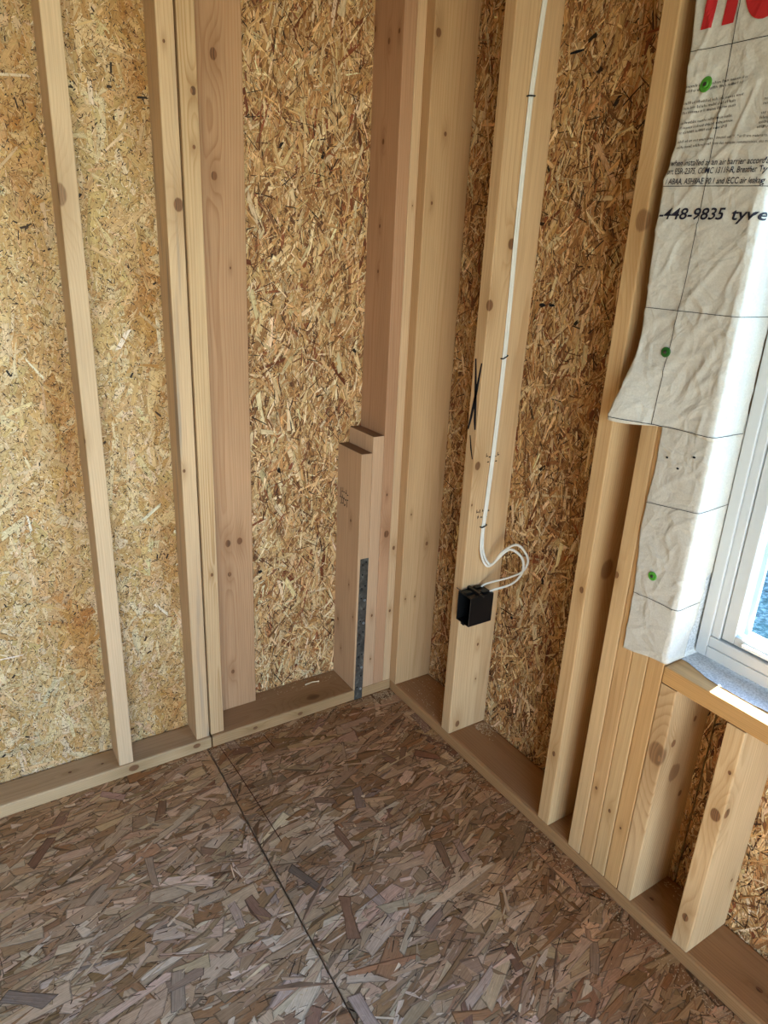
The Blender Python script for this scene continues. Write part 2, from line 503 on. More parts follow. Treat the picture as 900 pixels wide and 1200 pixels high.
SMOOTH = [
    dict(n=2600, l=(.06, .17), w=(.015, .045), ang=(PI / 2, .5, .2), cols=PALE, h=(0, .0009), tl=.3, tw=.3, cv=.06, cfn=ochre),
    dict(n=3600, l=(.02, .09), w=(.004, .016), ang=(PI / 2, .7, .3), cols=PALE, h=(.0004, .0011), tl=.3, tw=.3, cv=.07, cfn=ochre),
    dict(n=36000, l=(.002, .013), w=(.0006, .0019), ang=(PI / 2, .9, .7), cols=['#e8d8b4', '#a98350', '#86602f', '#d4ba88', '#5f4020'], wt=[4, 3, 2.8, 4, 2.4], h=(.0008, .00135), tl=.25, tw=.2, cv=.1, cfn=ochre),
    dict(n=11000, l=(.0015, .009), w=(.0007, .0020), ang=(PI / 2, .8, .8), cols=['#33241a', '#4a3420', '#241a12'], h=(.0012, .0015), tl=.1, tw=.1),
    dict(n=26, l=(.04, .12), w=(.004, .016), ang=(.5, .7, .4), cols=['#e6dabd', '#dfcfac', '#c2a678'], h=(.0011, .0014), tl=.2, tw=.1, cv=.04),
    dict(n=120, l=(.008, .022), w=(.0015, .005), ang=(1.0, .7, .7), cols=['#3a2817', '#2c2016'], h=(.0013, .0016), tl=.1, tw=.1),
]
FLOORC = ['#a58d6c', '#b49d7c', '#c0ab8a', '#ccb99a', '#957a56', '#d8c8ab', '#a2815a']
def shade_smudge(cu, cv, C, rg):
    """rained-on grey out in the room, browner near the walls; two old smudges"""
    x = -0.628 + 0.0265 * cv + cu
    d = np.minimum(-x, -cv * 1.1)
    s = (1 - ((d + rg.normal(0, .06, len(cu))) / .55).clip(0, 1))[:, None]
    C = C * (1 - s) + C * np.array([.92, .72, .53]) * s  # corner shade of the floor put into the strand colour
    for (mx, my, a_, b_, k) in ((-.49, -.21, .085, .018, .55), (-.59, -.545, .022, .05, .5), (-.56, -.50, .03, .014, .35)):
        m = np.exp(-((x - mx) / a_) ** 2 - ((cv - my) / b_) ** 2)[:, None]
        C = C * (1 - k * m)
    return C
FLOOR = [
    dict(n=1600, l=(.09, .22), w=(.022, .060), ang=(.14, .32, .10), cols=FLOORC, wt=[4, 5, 5, 4, 2, 2, 2], h=(0, .0009), tl=.6, tw=.6, cv=.09, cfn=shade_smudge),
    dict(n=900, l=(.07, .20), w=(.016, .048), ang=(.18, .30, .10), cols=FLOORC, wt=[4, 5, 5, 4, 2, 2, 2], h=(.0004, .0014), tl=.6, tw=.6, cv=.09, cfn=shade_smudge),
    dict(n=1000, l=(.02, .09), w=(.003, .012), ang=(.2, .35, .12), cols=FLOORC, wt=[4, 4, 4, 4, 3, 3, 1], h=(.0008, .0016), tl=.6, tw=.4, cv=.12, cfn=shade_smudge),
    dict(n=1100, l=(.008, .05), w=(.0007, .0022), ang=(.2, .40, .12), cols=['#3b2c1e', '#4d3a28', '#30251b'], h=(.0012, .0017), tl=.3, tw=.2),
    dict(n=36, l=(.06, .12), w=(.018, .030), ang=(1.1, .7, .3), cols=['#8a705a', '#b0a08e', '#8c7058', '#9c8a78'], h=(.0013, .0018), tl=.2, tw=.2, cfn=shade_smudge),
]

# ------------------------------------------------------------------ setting
def seam_warp(V):
    V = V.copy(); V[:, 0] = -0.628 + 0.0265 * V[:, 1] + V[:, 0]; return V
floor = empty('floor'); tag(floor, kind='structure')
def floor_panel(u0_, u1_, v0_, v1_, seed):
    pts = [(u0_, v0_), (u1_, v0_), (u1_, v1_), (u0_, v1_)]
    V = []
    for z in (-0.018, 0.0):
        for (u, v) in pts:
            V.append((-0.628 + 0.0265 * v + u, v, z))
    o = mesh_obj('subfloor_panel', V, [(3, 2, 1, 0), (4, 5, 6, 7), (0, 1, 5, 4), (1, 2, 6, 5), (2, 3, 7, 6), (3, 0, 4, 7)], M_board_floor, floor)
    return o
pa = floor_panel(-1.60, -0.0016, -2.4, 0.16, 1)
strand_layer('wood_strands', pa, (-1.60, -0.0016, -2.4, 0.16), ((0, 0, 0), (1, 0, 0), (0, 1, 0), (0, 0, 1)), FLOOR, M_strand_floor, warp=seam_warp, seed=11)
pb = floor_panel(0.0016, 0.88, -2.4, 0.16, 2)
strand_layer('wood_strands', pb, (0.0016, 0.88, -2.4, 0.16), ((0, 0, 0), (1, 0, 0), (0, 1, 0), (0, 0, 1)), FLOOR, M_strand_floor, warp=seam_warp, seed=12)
box_obj('subfloor_panel', (-3.45, 0.16, -4.25, -2.42, -0.018, 0.0), M_board_floor, floor)
box_obj('subfloor_panel', (-3.45, -2.35, -2.42, 0.16, -0.018, 0.0), M_board_floor, floor)
box_obj('floor_joist_deck', (-3.45, 0.16, -4.25, 0.16, -0.06, -0.019), plain('dark_deck', '#1c1713', 0.9, 0.1), floor)

YL = 0.0915     # sheathing plane behind the two-by-four section
YR = 0.140      # sheathing plane behind the two-by-six section
wall_left = empty('wall_left'); tag(wall_left, kind='structure')
pl = box_obj('sheathing_panel', (-3.45, -0.6125, YL, YL + 0.012, 0, 2.46), M_board, wall_left)
strand_layer('wood_strands', pl, (-1.75, -0.6125, 0.03, 2.3), ((0, YL, 0), (1, 0, 0), (0, 0, 1), (0, -1, 0)), SMOOTH, M_strand_pale, seed=21)
pr_ = box_obj('sheathing_panel', (-0.613, 0.151, YR, YR + 0.012, 0, 2.46), M_board, wall_left)
strand_layer('wood_strands', pr_, (-0.612, 0.14, 0.03, 2.3), ((0, YR, 0), (1, 0, 0), (0, 0, 1), (0, -1, 0)), ROUGH, M_strand, seed=22)

XR = 0.140
wall_right = empty('wall_right'); tag(wall_right, kind='structure')
p1 = box_obj('sheathing_panel', (XR, XR + 0.011, -0.9665, YR, 0, 2.46), M_board, wall_right)
box_obj('sheathing_strip', (XR, XR + 0.011, -1.0145, -0.9665, 0, 0.62), M_board, wall_right)
strand_layer('wood_strands', p1, (-0.14, 0.9665, 0.03, 2.3), ((XR, 0, 0), (0, -1, 0), (0, 0, 1), (-1, 0, 0)), ROUGH, M_strand, seed=23)
strand_layer('wood_strands', p1, (0.9665, 1.0145, 0.03, 0.60), ((XR, 0, 0), (0, -1, 0), (0, 0, 1), (-1, 0, 0)), ROUGH, M_strand, seed=24)
p2 = box_obj('sheathing_panel', (XR, XR + 0.011, -2.0, -1.018, 0, 0.62), M_board, wall_right)
strand_layer('wood_strands', p2, (1.018, 1.75, 0.03, 0.60), ((XR, 0, 0), (0, -1, 0), (0, 0, 1), (-1, 0, 0)), ROUGH, M_strand, seed=25)
box_obj('sheathing_panel', (XR, XR + 0.011, -2.0, -0.9665, 2.02, 2.46), M_board, wall_right)
box_obj('sheathing_panel', (XR, XR + 0.011, -4.25, -2.0, 0, 2.46), M_board, wall_right)
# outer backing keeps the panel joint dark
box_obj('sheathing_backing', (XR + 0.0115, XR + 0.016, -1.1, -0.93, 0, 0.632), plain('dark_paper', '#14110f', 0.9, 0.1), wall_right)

# rest of the room behind the camera, with its open doorway and window
wall_rear = empty('wall_rear'); tag(wall_rear, kind='structure')
box_obj('sheathing_panel', (-3.45, -3.2, -4.25, -4.2, 0, 2.46), M_board, wall_rear)
box_obj('sheathing_panel', (-0.8, 0.151, -4.25, -4.2, 0, 2.46), M_board, wall_rear)
box_obj('header', (-3.2, -0.8, -4.25, -4.2, 2.15, 2.46), M_board, wall_rear)
wall_far = box_obj('wall_far_left', (-3.45, -3.4, -4.2, 0.10, 0, 2.46), M_board); tag(wall_far, kind='structure')
ceiling = box_obj('ceiling', (-3.45, 0.151, -4.25, 0.152, 2.46, 2.50), M_board)
tag(ceiling, kind='structure')
gm = ground_mat()
ground = box_obj('ground_outside', (-30, 30, -30, 30, -0.62, -0.60), gm)
tag(ground, kind='structure')

# unseen house shape, added to keep the side yard in shade
nb = empty('neighbour_house', (8.0, 1.0, -0.6))
tag(nb, kind='structure')
def npart(name, b, c):
    o = box_obj(name, b, plain('neighbour_' + name, c, .8, .2)); o.parent = nb; o.matrix_parent_inverse = Matrix.Translation(-nb.location)
npart('wall', (5.6, 10.4, -5.0, 7.0, -.6, 5.7), '#8d9296')
mesh_obj('roof', [(x - 8, y - 1, z + .6) for y in (-5.3, 7.3) for (x, z) in ((5.2, 5.62), (10.8, 5.62), (8.0, 7.4))], [(0, 1, 2), (5, 4, 3), (0, 2, 5, 3), (2, 1, 4, 5), (1, 0, 3, 4)], plain('neighbour_roof', '#4a4a4c', .9, .1), nb)

# ------------------------------------------------------------------ lumber
SPR = (lin('#d9b98c'), lin('#b58a55'))
SPR2 = (lin('#dcbf95'), lin('#bb9460'))
RED = (lin('#c79c74'), lin('#a3714a'))
FLATC = (lin('#c89f74'), lin('#a4754a'))
PLATE = (lin('#a98468'), lin('#7f5c42'))
seedc = [100]
def lumber(name, b, label, cat, colr, knots=(), axis='z', bevel=0.0028, contrast=0.55, pith=None, ring=0.0045, streak=0.0, lean=(0, 0), group=None):
    """sawn board, b=(x0,x1,y0,y1,z0,z1); knots in world coordinates (x,y,z,radius)"""
    x0, x1, y0, y1, z0, z1 = b
    seedc[0] += 1
    rnd = random.Random(seedc[0])
    if axis == 'z':
        org = Vector(((x0 + x1) / 2, (y0 + y1) / 2, z0)); R = Matrix.Identity(3)
    elif axis == 'x':
        org = Vector((x0, (y0 + y1) / 2, (z0 + z1) / 2)); R = Matrix(((0, 0, 1), (0, 1, 0), (-1, 0, 0)))
    else:
        org = Vector(((x0 + x1) / 2, y0, (z0 + z1) / 2)); R = Matrix(((1, 0, 0), (0, 0, 1), (0, -1, 0)))
    Ri = R.transposed()
    bm = bmesh.new()
    vs_, fs = bm_box(bm, x0, x1, y0, y1, z0, z1)
    for v in bm.verts: v.co = Ri @ (v.co - org)
    if bevel:
        bmesh.ops.bevel(bm, geom=list(bm.edges), offset=bevel, segments=2, affect='EDGES', profile=0.55)
    if pith is None:
        d = Ri @ Vector((x1 - x0, y1 - y0, z1 - z0))
        wide = 0 if abs(d.x) > abs(d.y) else 1
        off = [0, 0]
        off[wide] = rnd.uniform(-.04, .04); off[1 - wide] = rnd.choice((-1, 1)) * rnd.uniform(.035, .10)
        pith = off
    kl = [((Ri @ (Vector(k[:3]) - org)), k[3]) for k in knots]
    m = wood_mat('wood_' + name, colr[0], colr[1], seedc[0], kl, pith, ring, contrast, streak)
    o = bm_obj(name, bm, m)
    o.matrix_world = Matrix.Translation(org) @ R.to_4x4()
    if lean != (0, 0):
        o.rotation_euler = (lean[0], lean[1], 0)
    tag(o, label, cat, group)
    return o

T = 0.038
TOP = 2.455
G = 0.0006
# plates
plate_l = lumber('bottom_plate', (-3.4, -0.6155, 0.0, 0.089, 0, T), 'bottom plate under the lone left stud, ending at the dark gap', 'plate', (lin('#c9ab7e'), lin('#a48354')),
       [(-.9919, .0449, T, .004), (-.9106, .0373, T, .003), (-.8372, 0, .0205, .011), (-.66, 0, .025, .008)], 'x', .005)
plate_m = lumber('bottom_plate', (-0.6135, 0.14, 0.0, 0.14, 0, T), 'bottom plate running from the dark gap into the corner', 'plate', (lin('#b89568'), lin('#92703f')),
       [(-.2689, .0333, T, .018), (-.48, .0, .02, .006), (-.33, 0, .018, .007)], 'x', .005)
plate_r = lumber('bottom_plate', (0.0, 0.14, -4.2, -0.0006, 0, T), 'bottom plate along the foot of the window wall', 'plate', (lin('#b68d5e'), lin('#8e683f')),
       [(.08, -.99, T, .006), (.05, -1.02, T, .005), (.06, -1.27, T, .006)], 'y', .008)
# left wall
lumber('wall_stud', (-.8735, -.8355, .004, YL - .0015, T, TOP), 'lone pale stud nearest the left edge of the picture', 'stud', SPR2,
       [(-.873, .003, 1.4641, .017), (-.8735, .01, .95, .006)], contrast=.3)
lumber('wall_stud', (-.657, -.619, .008, YL - .0015, T, TOP), 'grey-streaked stud left of the dark gap in the paired studs', 'stud', SPR,
       [(-.6298, .008, 1.4608, .012), (-.6422, .008, 1.7676, .003), (-.65, .008, .85, .004)], streak=.55, contrast=.5)
lumber('wall_stud', (-.6137, -.574, .010, YR - .0015, T, TOP), 'rough-edged stud right of the dark gap, before the flat board', 'stud', (lin('#d6b585'), lin('#a97c46')),
       [(-.5845, .010, 1.6871, .007), (-.588, .010, 1.5793, .004), (-.59, .010, .55, .004)], contrast=.85, pith=(.01, -.07), ring=.006)
lumber('nailer_board', (-.5735, -.434, .102, YR - .0005, T, TOP), 'wide reddish board lying flat against the sheathing beside paired studs', 'board', FLATC,
       [(-.5031, .102, 1.7824, .010), (-.5111, .102, 1.5336, .009), (-.4776, .102, 1.3287, .003), (-.5089, .102, .5906, .009), (-.4733, .102, .5918, .009), (-.507, .102, .4943, .006), (-.5068, .102, .1678, .006)],
       contrast=.8, pith=(-.008, -.045), ring=.006)
# corner post
lumber('cut_off_stud', (-.1385, -.1005 - G, 0.0, YR - .0015, T, .836), 'shortest cut-off stud in the corner, steel strap on its front', 'stud', (lin('#d3af86'), lin('#a97d52')),
       [(-.1385, .0506, .6155, .004), (-.1385, .1133, .248, .005), (-.1385, .05, .40, .003), (-.1385, .02, .30, .003), (-.1385, .09, .15, .003)], contrast=.5)
lumber('cut_off_stud', (-.1005, -.0625 - G, 0.0, YR - .0015, T, .884), 'slightly taller cut-off stud behind the strapped one', 'stud', (lin('#d8b48c'), lin('#b08559')),
       [(-.08, 0, .30, .004), (-.078, 0, .14, .003)], contrast=.4)
lumber('corner_stud', (-.0625, -.0245 - G, 0.0, YR - .0015, T, TOP), 'full-height reddish stud rising behind the two cut-off studs', 'stud', RED,
       [(-.0625, .0645, 1.8732, .006), (-.0625, .0201, 1.8867, .005), (-.0625, .1315, 1.9108, .006), (-.0625, .0735, 1.651, .006), (-.0625, .0736, 1.4473, .004), (-.0625, .0731, 1.3316, .004), (-.0394, 0, .5723, .010), (-.045, 0, .70, .004)],
       contrast=.45)
lumber('corner_stud', (-.0245, .0135, 0.0, YR - .0015, T, TOP), 'thin pale stud edge in the inside corner beside the reddish stud', 'stud', (lin('#dcbc90'), lin('#b98f5c')),
       [(-.01, 0, .52, .006), (-.012, 0, .30, .005), (-.01, 0, 1.5, .002)], contrast=.4)
lumber('corner_stud', (0.0, XR - .0015, -.038, -.0008, T, TOP), 'broad golden stud face right of the inside corner, before the sheathing strip', 'stud', (lin('#d2ad7c'), lin('#ad8250')),
       [(.0129, -.038, 1.8854, .009), (.0539, -.038, 1.6717, .005), (.0247, -.038, 1.5078, .004), (.0883, -.038, .5303, .006), (.0219, -.038, .6387, .003), (.0193, -.038, .352, .003), (.0557, -.038, .3524, .003)],
       contrast=.6, pith=(.05, .11), ring=.005)
# window wall
YE = -.3283
lumber('wall_stud', (0.0, XR - .0015, YE, YE + T, T, TOP), 'stud carrying the white cable and the black electrical box', 'stud', (lin('#dcbb8b'), lin('#bb9059')),
       [(.0517, YE, 1.4146, .011), (.004, YE, 1.2753, .011), (.0145, YE, .8744, .010), (.031, YE, .0641, .009), (.0068, YE, .7672, .003), (.0798, YE, .3243, .004), (.085, YE, .205, .003)],
       contrast=.6, pith=(.045, .075), ring=.0065)
YK = -.7422
lumber('king_stud', (0.0, XR - .0015, YK, YK + T, T, TOP), 'full-height stud with a large round knot, left of the house wrap', 'stud', (lin('#d9b682'), lin('#ba8d54')),
       [(0, -.7349, 1.4616, .017), (.06, YK, .7425, .022), (0, -.725, .25, .006), (0, -.73, .70, .007)], contrast=.6, pith=(-.09, .01), ring=.007)
YP = -.9991
packl = ['leftmost board of the five-ply post beside the window', 'second board from the left in the five-ply post beside the window',
         'middle board of the five-ply post beside the window', 'fourth board of the five-ply post, holding the window sill end']
for k in range(4):
    y1 = YP + T * (5 - k)
    lumber('post_board', (0.0, XR - .0015, y1 - T + G, y1 - G * .5, T, TOP), packl[k], 'stud',
           [(lin('#dcbb88'), lin('#bd945c')), (lin('#d2ac77'), lin('#b4884f')), (lin('#dab984'), lin('#bb9258')), (lin('#d0a870'), lin('#b08248'))][k],
           [[(0, -.8135, .7727, .006)], [(0, -.86, .25, .004)], [(0, -.905, .22, .005)], [(0, -.94, .2, .003)]][k], contrast=.5, pith=(-.10, .012), ring=.007)
ZS = .635
lumber('sill_trimmer', (0.0, XR - .0015, YP, YP + T - G, T, ZS - T - .001), 'short knotted trimmer board of the post, under the window sill end', 'stud', (lin('#dcbd8c'), lin('#a67b48')),
       [(0, -.985, .437, .022), (.0581, YP, .3745, .019), (.03, YP, .46, .008), (.10, YP, .30, .007), (.09, YP, .5, .006)], contrast=.85, pith=(.09, .02), ring=.006)
YC = -1.1447
lumber('cripple_stud', (0.0, XR - .0015, YC, YC + T, T, ZS - T - .001), 'short cripple stud under the window sill at the right edge', 'stud', (lin('#dfc08f'), lin('#bd945c')),
       [(0, -1.1294, .3947, .012), (0, -1.1244, .1201, .008), (.012, YC, .405, .010), (0, -1.135, .50, .004), (.11, YC, .18, .004)], contrast=.7, pith=(-.05, .01), ring=.008)
lumber('window_sill_board', (0.0, XR - .0015, -1.97, YP + T - .0005, ZS - T, ZS), 'rough wooden sill board under the white window', 'sill', (lin('#cfa468'), lin('#ab7d44')),
       [], 'y', .003, contrast=.5)

# ------------------------------------------------------------------ house wrap
QA = .9655 - .008; RHO = .008
def sm(t):
    t = max(0.0, min(1.0, t)); return t * t * (3 - 2 * t)
def sheet(q, z, d, base):
    """q runs along the sheet: over the post faces, round the corner, into the window reveal"""
    if q <= QA:
        p = (base, -q); n = (-1, 0)
    elif q <= QA + RHO * PI / 2:
        th = (q - QA) / RHO
        n = (-math.cos(th), -math.sin(th)); p = (base + RHO + RHO * n[0], -QA + RHO * n[1])
    else:
        n = (0, -1); p = (base + RHO + (q - QA - RHO * PI / 2), -QA - RHO)
    return Vector((p[0] + n[0] * d, p[1] + n[1] * d, z))
def curl(q, z):
    return .031 * sm((1.34 - z) / .24) ** 1.4 * sm((.90 - q) / .14) + .006 * sm((.84 - q) / .06) * (0.5 + 0.5 * math.sin(z * 23 + 1.0))
def wrinkle(q, z, a):
    n1 = mnoise.noise(Vector((q * 13, z * 8, 1.7)))
    n2 = mnoise.noise(Vector((q * 34 + z * 20, z * 26, 5.1)))
    n3 = 1 - abs(mnoise.noise(Vector((q * 17 - z * 14, z * 9 + q * 6, 9.3))))
    return a * (1.0 + .9 * n1 + .45 * n2 + 1.5 * max(0, n3 - .86) / .14 * .8)
def dU(q, z):
    fade = 1.0 if q < QA else .35
    return curl(q, z) + wrinkle(q, z, .0022) * fade
def dL(q, z):
    fade = 1.0 if q < QA else .35
    return wrinkle(q + 3, z, .0012) * fade
def SU(q, z, off=0.0): return sheet(q, z, dU(q, z) + off, -.0065)
def SL(q, z, off=0.0): return sheet(q, z, dL(q, z) + off, -.0022)
def interp(tab, z):
    tab = sorted(tab)
    if z <= tab[0][0]: return tab[0][1]
    for (a, b), (c, d) in zip(tab, tab[1:]):
        if z <= c:
            return b + (d - b) * sm((z - a) / (c - a))
    return tab[-1][1]
LU = [(1.104, .764), (1.1865, .779), (1.236, .786), (1.31, .782), (1.40, .780), (1.458, .776), (1.521, .773), (1.555, .781), (1.5875, .788), (1.664, .791), (1.72, .786), (1.793, .779), (2.1, .776)]
LL = [(.627, .864), (.684, .8635), (.757, .863), (.819, .859), (.89, .852), (.949, .854), (1.026, .8595), (1.093, .8585), (1.14, .8585)]
QEND = QA + RHO * PI / 2
RU = QEND + .083
def rL(z):
    t = interp([(.64, .050), (.68, .052), (.726, .062), (.791, .068), (.8185, .063), (.822, .083), (1.2, .084)], z)
    return QEND + t + .0025 * mnoise.noise(Vector((z * 40, 0, 0)))
def grid_sheet(name, S, zs, left, right, nu, bottom=None, parent=None):
    V, F = [], []
    for j, z in enumerate(zs):
        a, b = left(z), right(z)
        for i in range(nu + 1):
            q = a + (b - a) * i / nu
            zz = z
            if bottom is not None:
                t = 1 - j / (len(zs) - 1)
                zz = z + bottom(q) * t ** 6
            V.append(S(q, zz))
    w = nu + 1
    for j in range(len(zs) - 1):
        for i in range(nu):
            F.append((j * w + i, j * w + i + 1, (j + 1) * w + i + 1, (j + 1) * w + i))
    o = mesh_obj(name, V, F, M_wrap, parent, smooth=True)
    md = o.modifiers.new('thickness', 'SOLIDIFY'); md.thickness = .0006; md.offset = -1
    return o
wrap_u = empty('house_wrap', (0, -.9, 1.10))
tag(wrap_u, 'upper printed white house wrap flap with red letters and text', 'house wrap')
wrap_l = empty('house_wrap', (0, -.9, .63))
tag(wrap_l, 'lower blank house wrap flap with one green cap, reaching the sill', 'house wrap')
def keep(o, parent):
    o.parent = parent; o.matrix_parent_inverse = Matrix.Translation(-parent.location); return o
zsU = list(np.linspace(1.1005, 2.1, 170))
keep(grid_sheet('sheet', SU, zsU, lambda z: interp(LU, z), lambda z: RU + .002 * mnoise.noise(Vector((z * 30, 4, 0))), 96,
                bottom=lambda q: .004 * math.sin(q * 30)), wrap_u)
zsL = list(np.linspace(.627, 1.14, 110))
keep(grid_sheet('sheet', SL, zsL, lambda z: interp(LL, z), rL, 70, bottom=lambda q: .013 * sm((q - .864) / .09)), wrap_l)

def ribbon(name, pts, w, S, mat, parent, off=.0011, n=60):
    """thin printed line on a sheet through (q,z) points"""
    P = [Vector((p[0], p[1], 0)) for p in pts]
    C = catmull(P, n)
    V, F = [], []
    for i, c in enumerate(C):
        t = (C[min(i + 1, len(C) - 1)] - C[max(i - 1, 0)]).normalized()
        nn = Vector((-t.y, t.x, 0)) * w / 2
        for s in (1, -1):
            q = c + nn * s
            V.append(S(q.x, q.y, off))
    for i in range(len(C) - 1):
        F.append((2 * i, 2 * i + 1, 2 * i + 3, 2 * i + 2))
    o = mesh_obj(name, V, F, mat, None)
    return keep(o, parent)
eL = lambda z: interp(LU, z) + .001
for (z, zb) in ((1.7176, 1.7176), (1.5163, 1.5095), (1.3110, 1.3110), (1.1040, 1.1050), (1.922, 1.922)):
    ribbon('printed_line', [(eL(z), z), (.86, z * .56 + zb * .44), (QA, zb), (QEND + .04, zb), (RU - .002, zb)], .0013 if z < 1.2 else .0011, SU, M_ink, wrap_u)
ribbon('printed_line', [(.860, 2.0), (.8594, 1.776), (.859, 1.6), (.856, 1.4), (.852, 1.3), (.848, 1.2), (.846, 1.1045)], .0011, SU, M_ink, wrap_u)
for z, (a, b, c) in ((.955, (.949, .961, .967)), (.76, (.757, .760, .7635))):
    ribbon('printed_line', [(interp(LL, z) + .001, a), (.91, (a + b) / 2 + .001), (QA, b), (QEND + .02, b + .002), (rL(z) - .002, c)], .0011, SL, M_ink, wrap_l)

def text_part(txt, q0, q1, z0, z1, cap, mat, parent, S, shear=.18, bold=0.0, name='printed_text', off=.0015):
    cu = bpy.data.curves.new('t', 'FONT')
    cu.body = txt; cu.size = 1.0; cu.shear = shear; cu.offset = bold; cu.resolution_u = 3
    to = bpy.data.objects.new('t', cu); col.objects.link(to)
    dg = bpy.context.evaluated_depsgraph_get(); dg.update()
    me = bpy.data.meshes.new_from_object(to.evaluated_get(dg))
    bpy.data.objects.remove(to); bpy.data.curves.remove(cu)
    co = [v.co.copy() for v in me.vertices]
    if not co: return None
    xa = min(c.x for c in co); xb = max(c.x for c in co)
    sx = (q1 - q0) / (xb - xa); sy = cap / 0.70
    for v in me.vertices:
        t = (v.co.x - xa) / (xb - xa)
        v.co = (q0 + (v.co.x - xa) * sx, z0 + (z1 - z0) * t + v.co.y * sy, 0)
    tb = bmesh.new(); tb.from_mesh(me)
    bmesh.ops.triangulate(tb, faces=tb.faces)
    for _ in range(3):
        le = [e for e in tb.edges if e.calc_length() > .0032]
        if not le: break
        bmesh.ops.subdivide_edges(tb, edges=le, cuts=1)
        bmesh.ops.triangulate(tb, faces=tb.faces)
    for v in tb.verts: v.co = S(v.co.x, v.co.y, off)
    tb.to_mesh(me); tb.free()
    me.name = name
    me.materials.clear(); me.materials.append(mat)
    o = bpy.data.objects.new(name, me); link(o)
    return keep(o, parent)
text_part('when installed as an air barrier accorda', .7845, .9620, 1.5475, 1.5415, .0092, M_navy, wrap_u, SU, bold=.006)
text_part('ort ESR-2375, CCMC 13119-R, Breather Ty', .7805, .9610, 1.5345, 1.5295, .0092, M_navy, wrap_u, SU, bold=.006)
text_part('/ ABAA, ASHRAE 90.1 and IECC air leakag', .7785, .9610, 1.5190, 1.5135, .0092, M_navy, wrap_u, SU, bold=.006)
text_part('-448-9835', .7790, .9055, 1.4625, 1.4610, .0180, M_navy, wrap_u, SU, bold=.014)
text_part('tyve', .9180, .9760, 1.4605, 1.4600, .0180, M_navy, wrap_u, SU, bold=.014)
text_part('denoted with \u2122, \u2120 or \u00ae are trademarks, o', .8620, .9560, 1.5835, 1.5795, .0040, M_greyprint, wrap_u, SU, shear=0)
text_part('sont des marques commerciales, des mar', .8580, .9580, 1.5755, 1.5710, .0040, M_greyprint, wrap_u, SU, shear=0)
def greek(q0, q1, z0, z1, h, seed):
    """print too small to read: rows of tiny strokes"""
    rd = random.Random(seed)
    V, F = [], []
    q = q0
    while q < q1 - .002:
        wl = rd.randint(2, 9)
        for _ in range(wl):
            if q > q1: break
            z = z0 + (z1 - z0) * (q - q0) / (q1 - q0)
            hh = h * (rd.choice((.62, .62, .66, 1.0)))
            k = len(V)
            s = .0008
            for (a, b) in ((q, z), (q + s, z), (q + s, z + hh), (q, z + hh)):
                V.append(SU(a, b, .0015))
            F.append((k, k + 1, k + 2, k + 3))
            zz = z + rd.choice((0, .45, .5)) * h
            k = len(V)
            for (a, b) in ((q, zz), (q + .0014, zz), (q + .0014, zz + .0006), (q, zz + .0006)):
                V.append(SU(a, b, .0015))
            F.append((k, k + 1, k + 2, k + 3))
            q += rd.uniform(.0018, .0026)
        q += .0016
    keep(mesh_obj('printed_text', V, F, M_greyprint), wrap_u)
for i, g in enumerate([(.7925, .8985, 1.6640, 1.6655), (.7935, .8920, 1.6570, 1.6590), (.7930, .8960, 1.6395, 1.6415), (.7930, .8850, 1.6320, 1.6345), (.7930, .8880, 1.6250, 1.6280),
                       (.7930, .8830, 1.6100, 1.6135), (.7930, .8860, 1.6025, 1.6065), (.7930, .8780, 1.5955, 1.5990), (.7920, .8560, 1.5820, 1.5833), (.7920, .8540, 1.5735, 1.5752),
                       (.9330, .9580, 1.6310, 1.6305), (.9330, .9580, 1.6245, 1.6240), (.9330, .9580, 1.6120, 1.6115), (.9320, .9580, 1.6050, 1.6045), (.9320, .9580, 1.5985, 1.5980), (.9320, .9580, 1.5920, 1.5915)]):
    greek(*g, .0042, 50 + i)
def red_letter(polys):
    V, F = [], []
    for quad in polys:
        k = len(V)
        for (q, z) in quad: V.append(SU(q, z, .0017))
        F.append((k, k + 1, k + 2, k + 3))
    keep(mesh_obj('printed_letter', V, F, M_red), wrap_u)
def legs(qa, qb, z0, z1, n=16):
    o = []
    for i in range(n):
        a, b = z0 + (z1 - z0) * i / n, z0 + (z1 - z0) * (i + 1) / n
        s = lambda z: (z - z0) * .06
        for k in range(5):
            l, r = qa + (qb - qa) * k / 5, qa + (qb - qa) * (k + 1) / 5
            o.append(((l + s(a), a), (r + s(a), a), (r + s(b), b), (l + s(b), b)))
    return o
def arc(cq, cz, rq, rz, rqi, rzi, a0, a1, n=28):
    o = []
    for i in range(n):
        a = math.radians(a0 + (a1 - a0) * i / n); b = math.radians(a0 + (a1 - a0) * (i + 1) / n)
        o.append(((cq + rq * math.cos(a), cz + rz * math.sin(a)), (cq + rq * math.cos(b), cz + rz * math.sin(b)),
                  (cq + rqi * math.cos(b), cz + rzi * math.sin(b)), (cq + rqi * math.cos(a), cz + rzi * math.sin(a))))
    return o
red_letter(legs(.7985, .8175, 1.746, 1.835) + legs(.8345, .8550, 1.746, 1.805) + arc(.8315, 1.805, .0275, .034, .0075, .012, 0, 170))
red_letter(arc(.9040, 1.792, .0370, .050, .0160, .026, 20, 325) + [((.888, 1.785), (.940, 1.785), (.940, 1.799), (.888, 1.799))])

# torn nail holes in the lower sheet
for (q, z) in ((.8817, 1.0472), (.9367, 1.0618), (.909, 1.033)):
    V = [SL(q + .003 * math.cos(a), z + .0022 * math.sin(a), .0011) for a in np.linspace(0, 2 * PI, 9)[:-1]]
    keep(mesh_obj('nail_hole', V, [tuple(range(8))], M_ink), wrap_l)

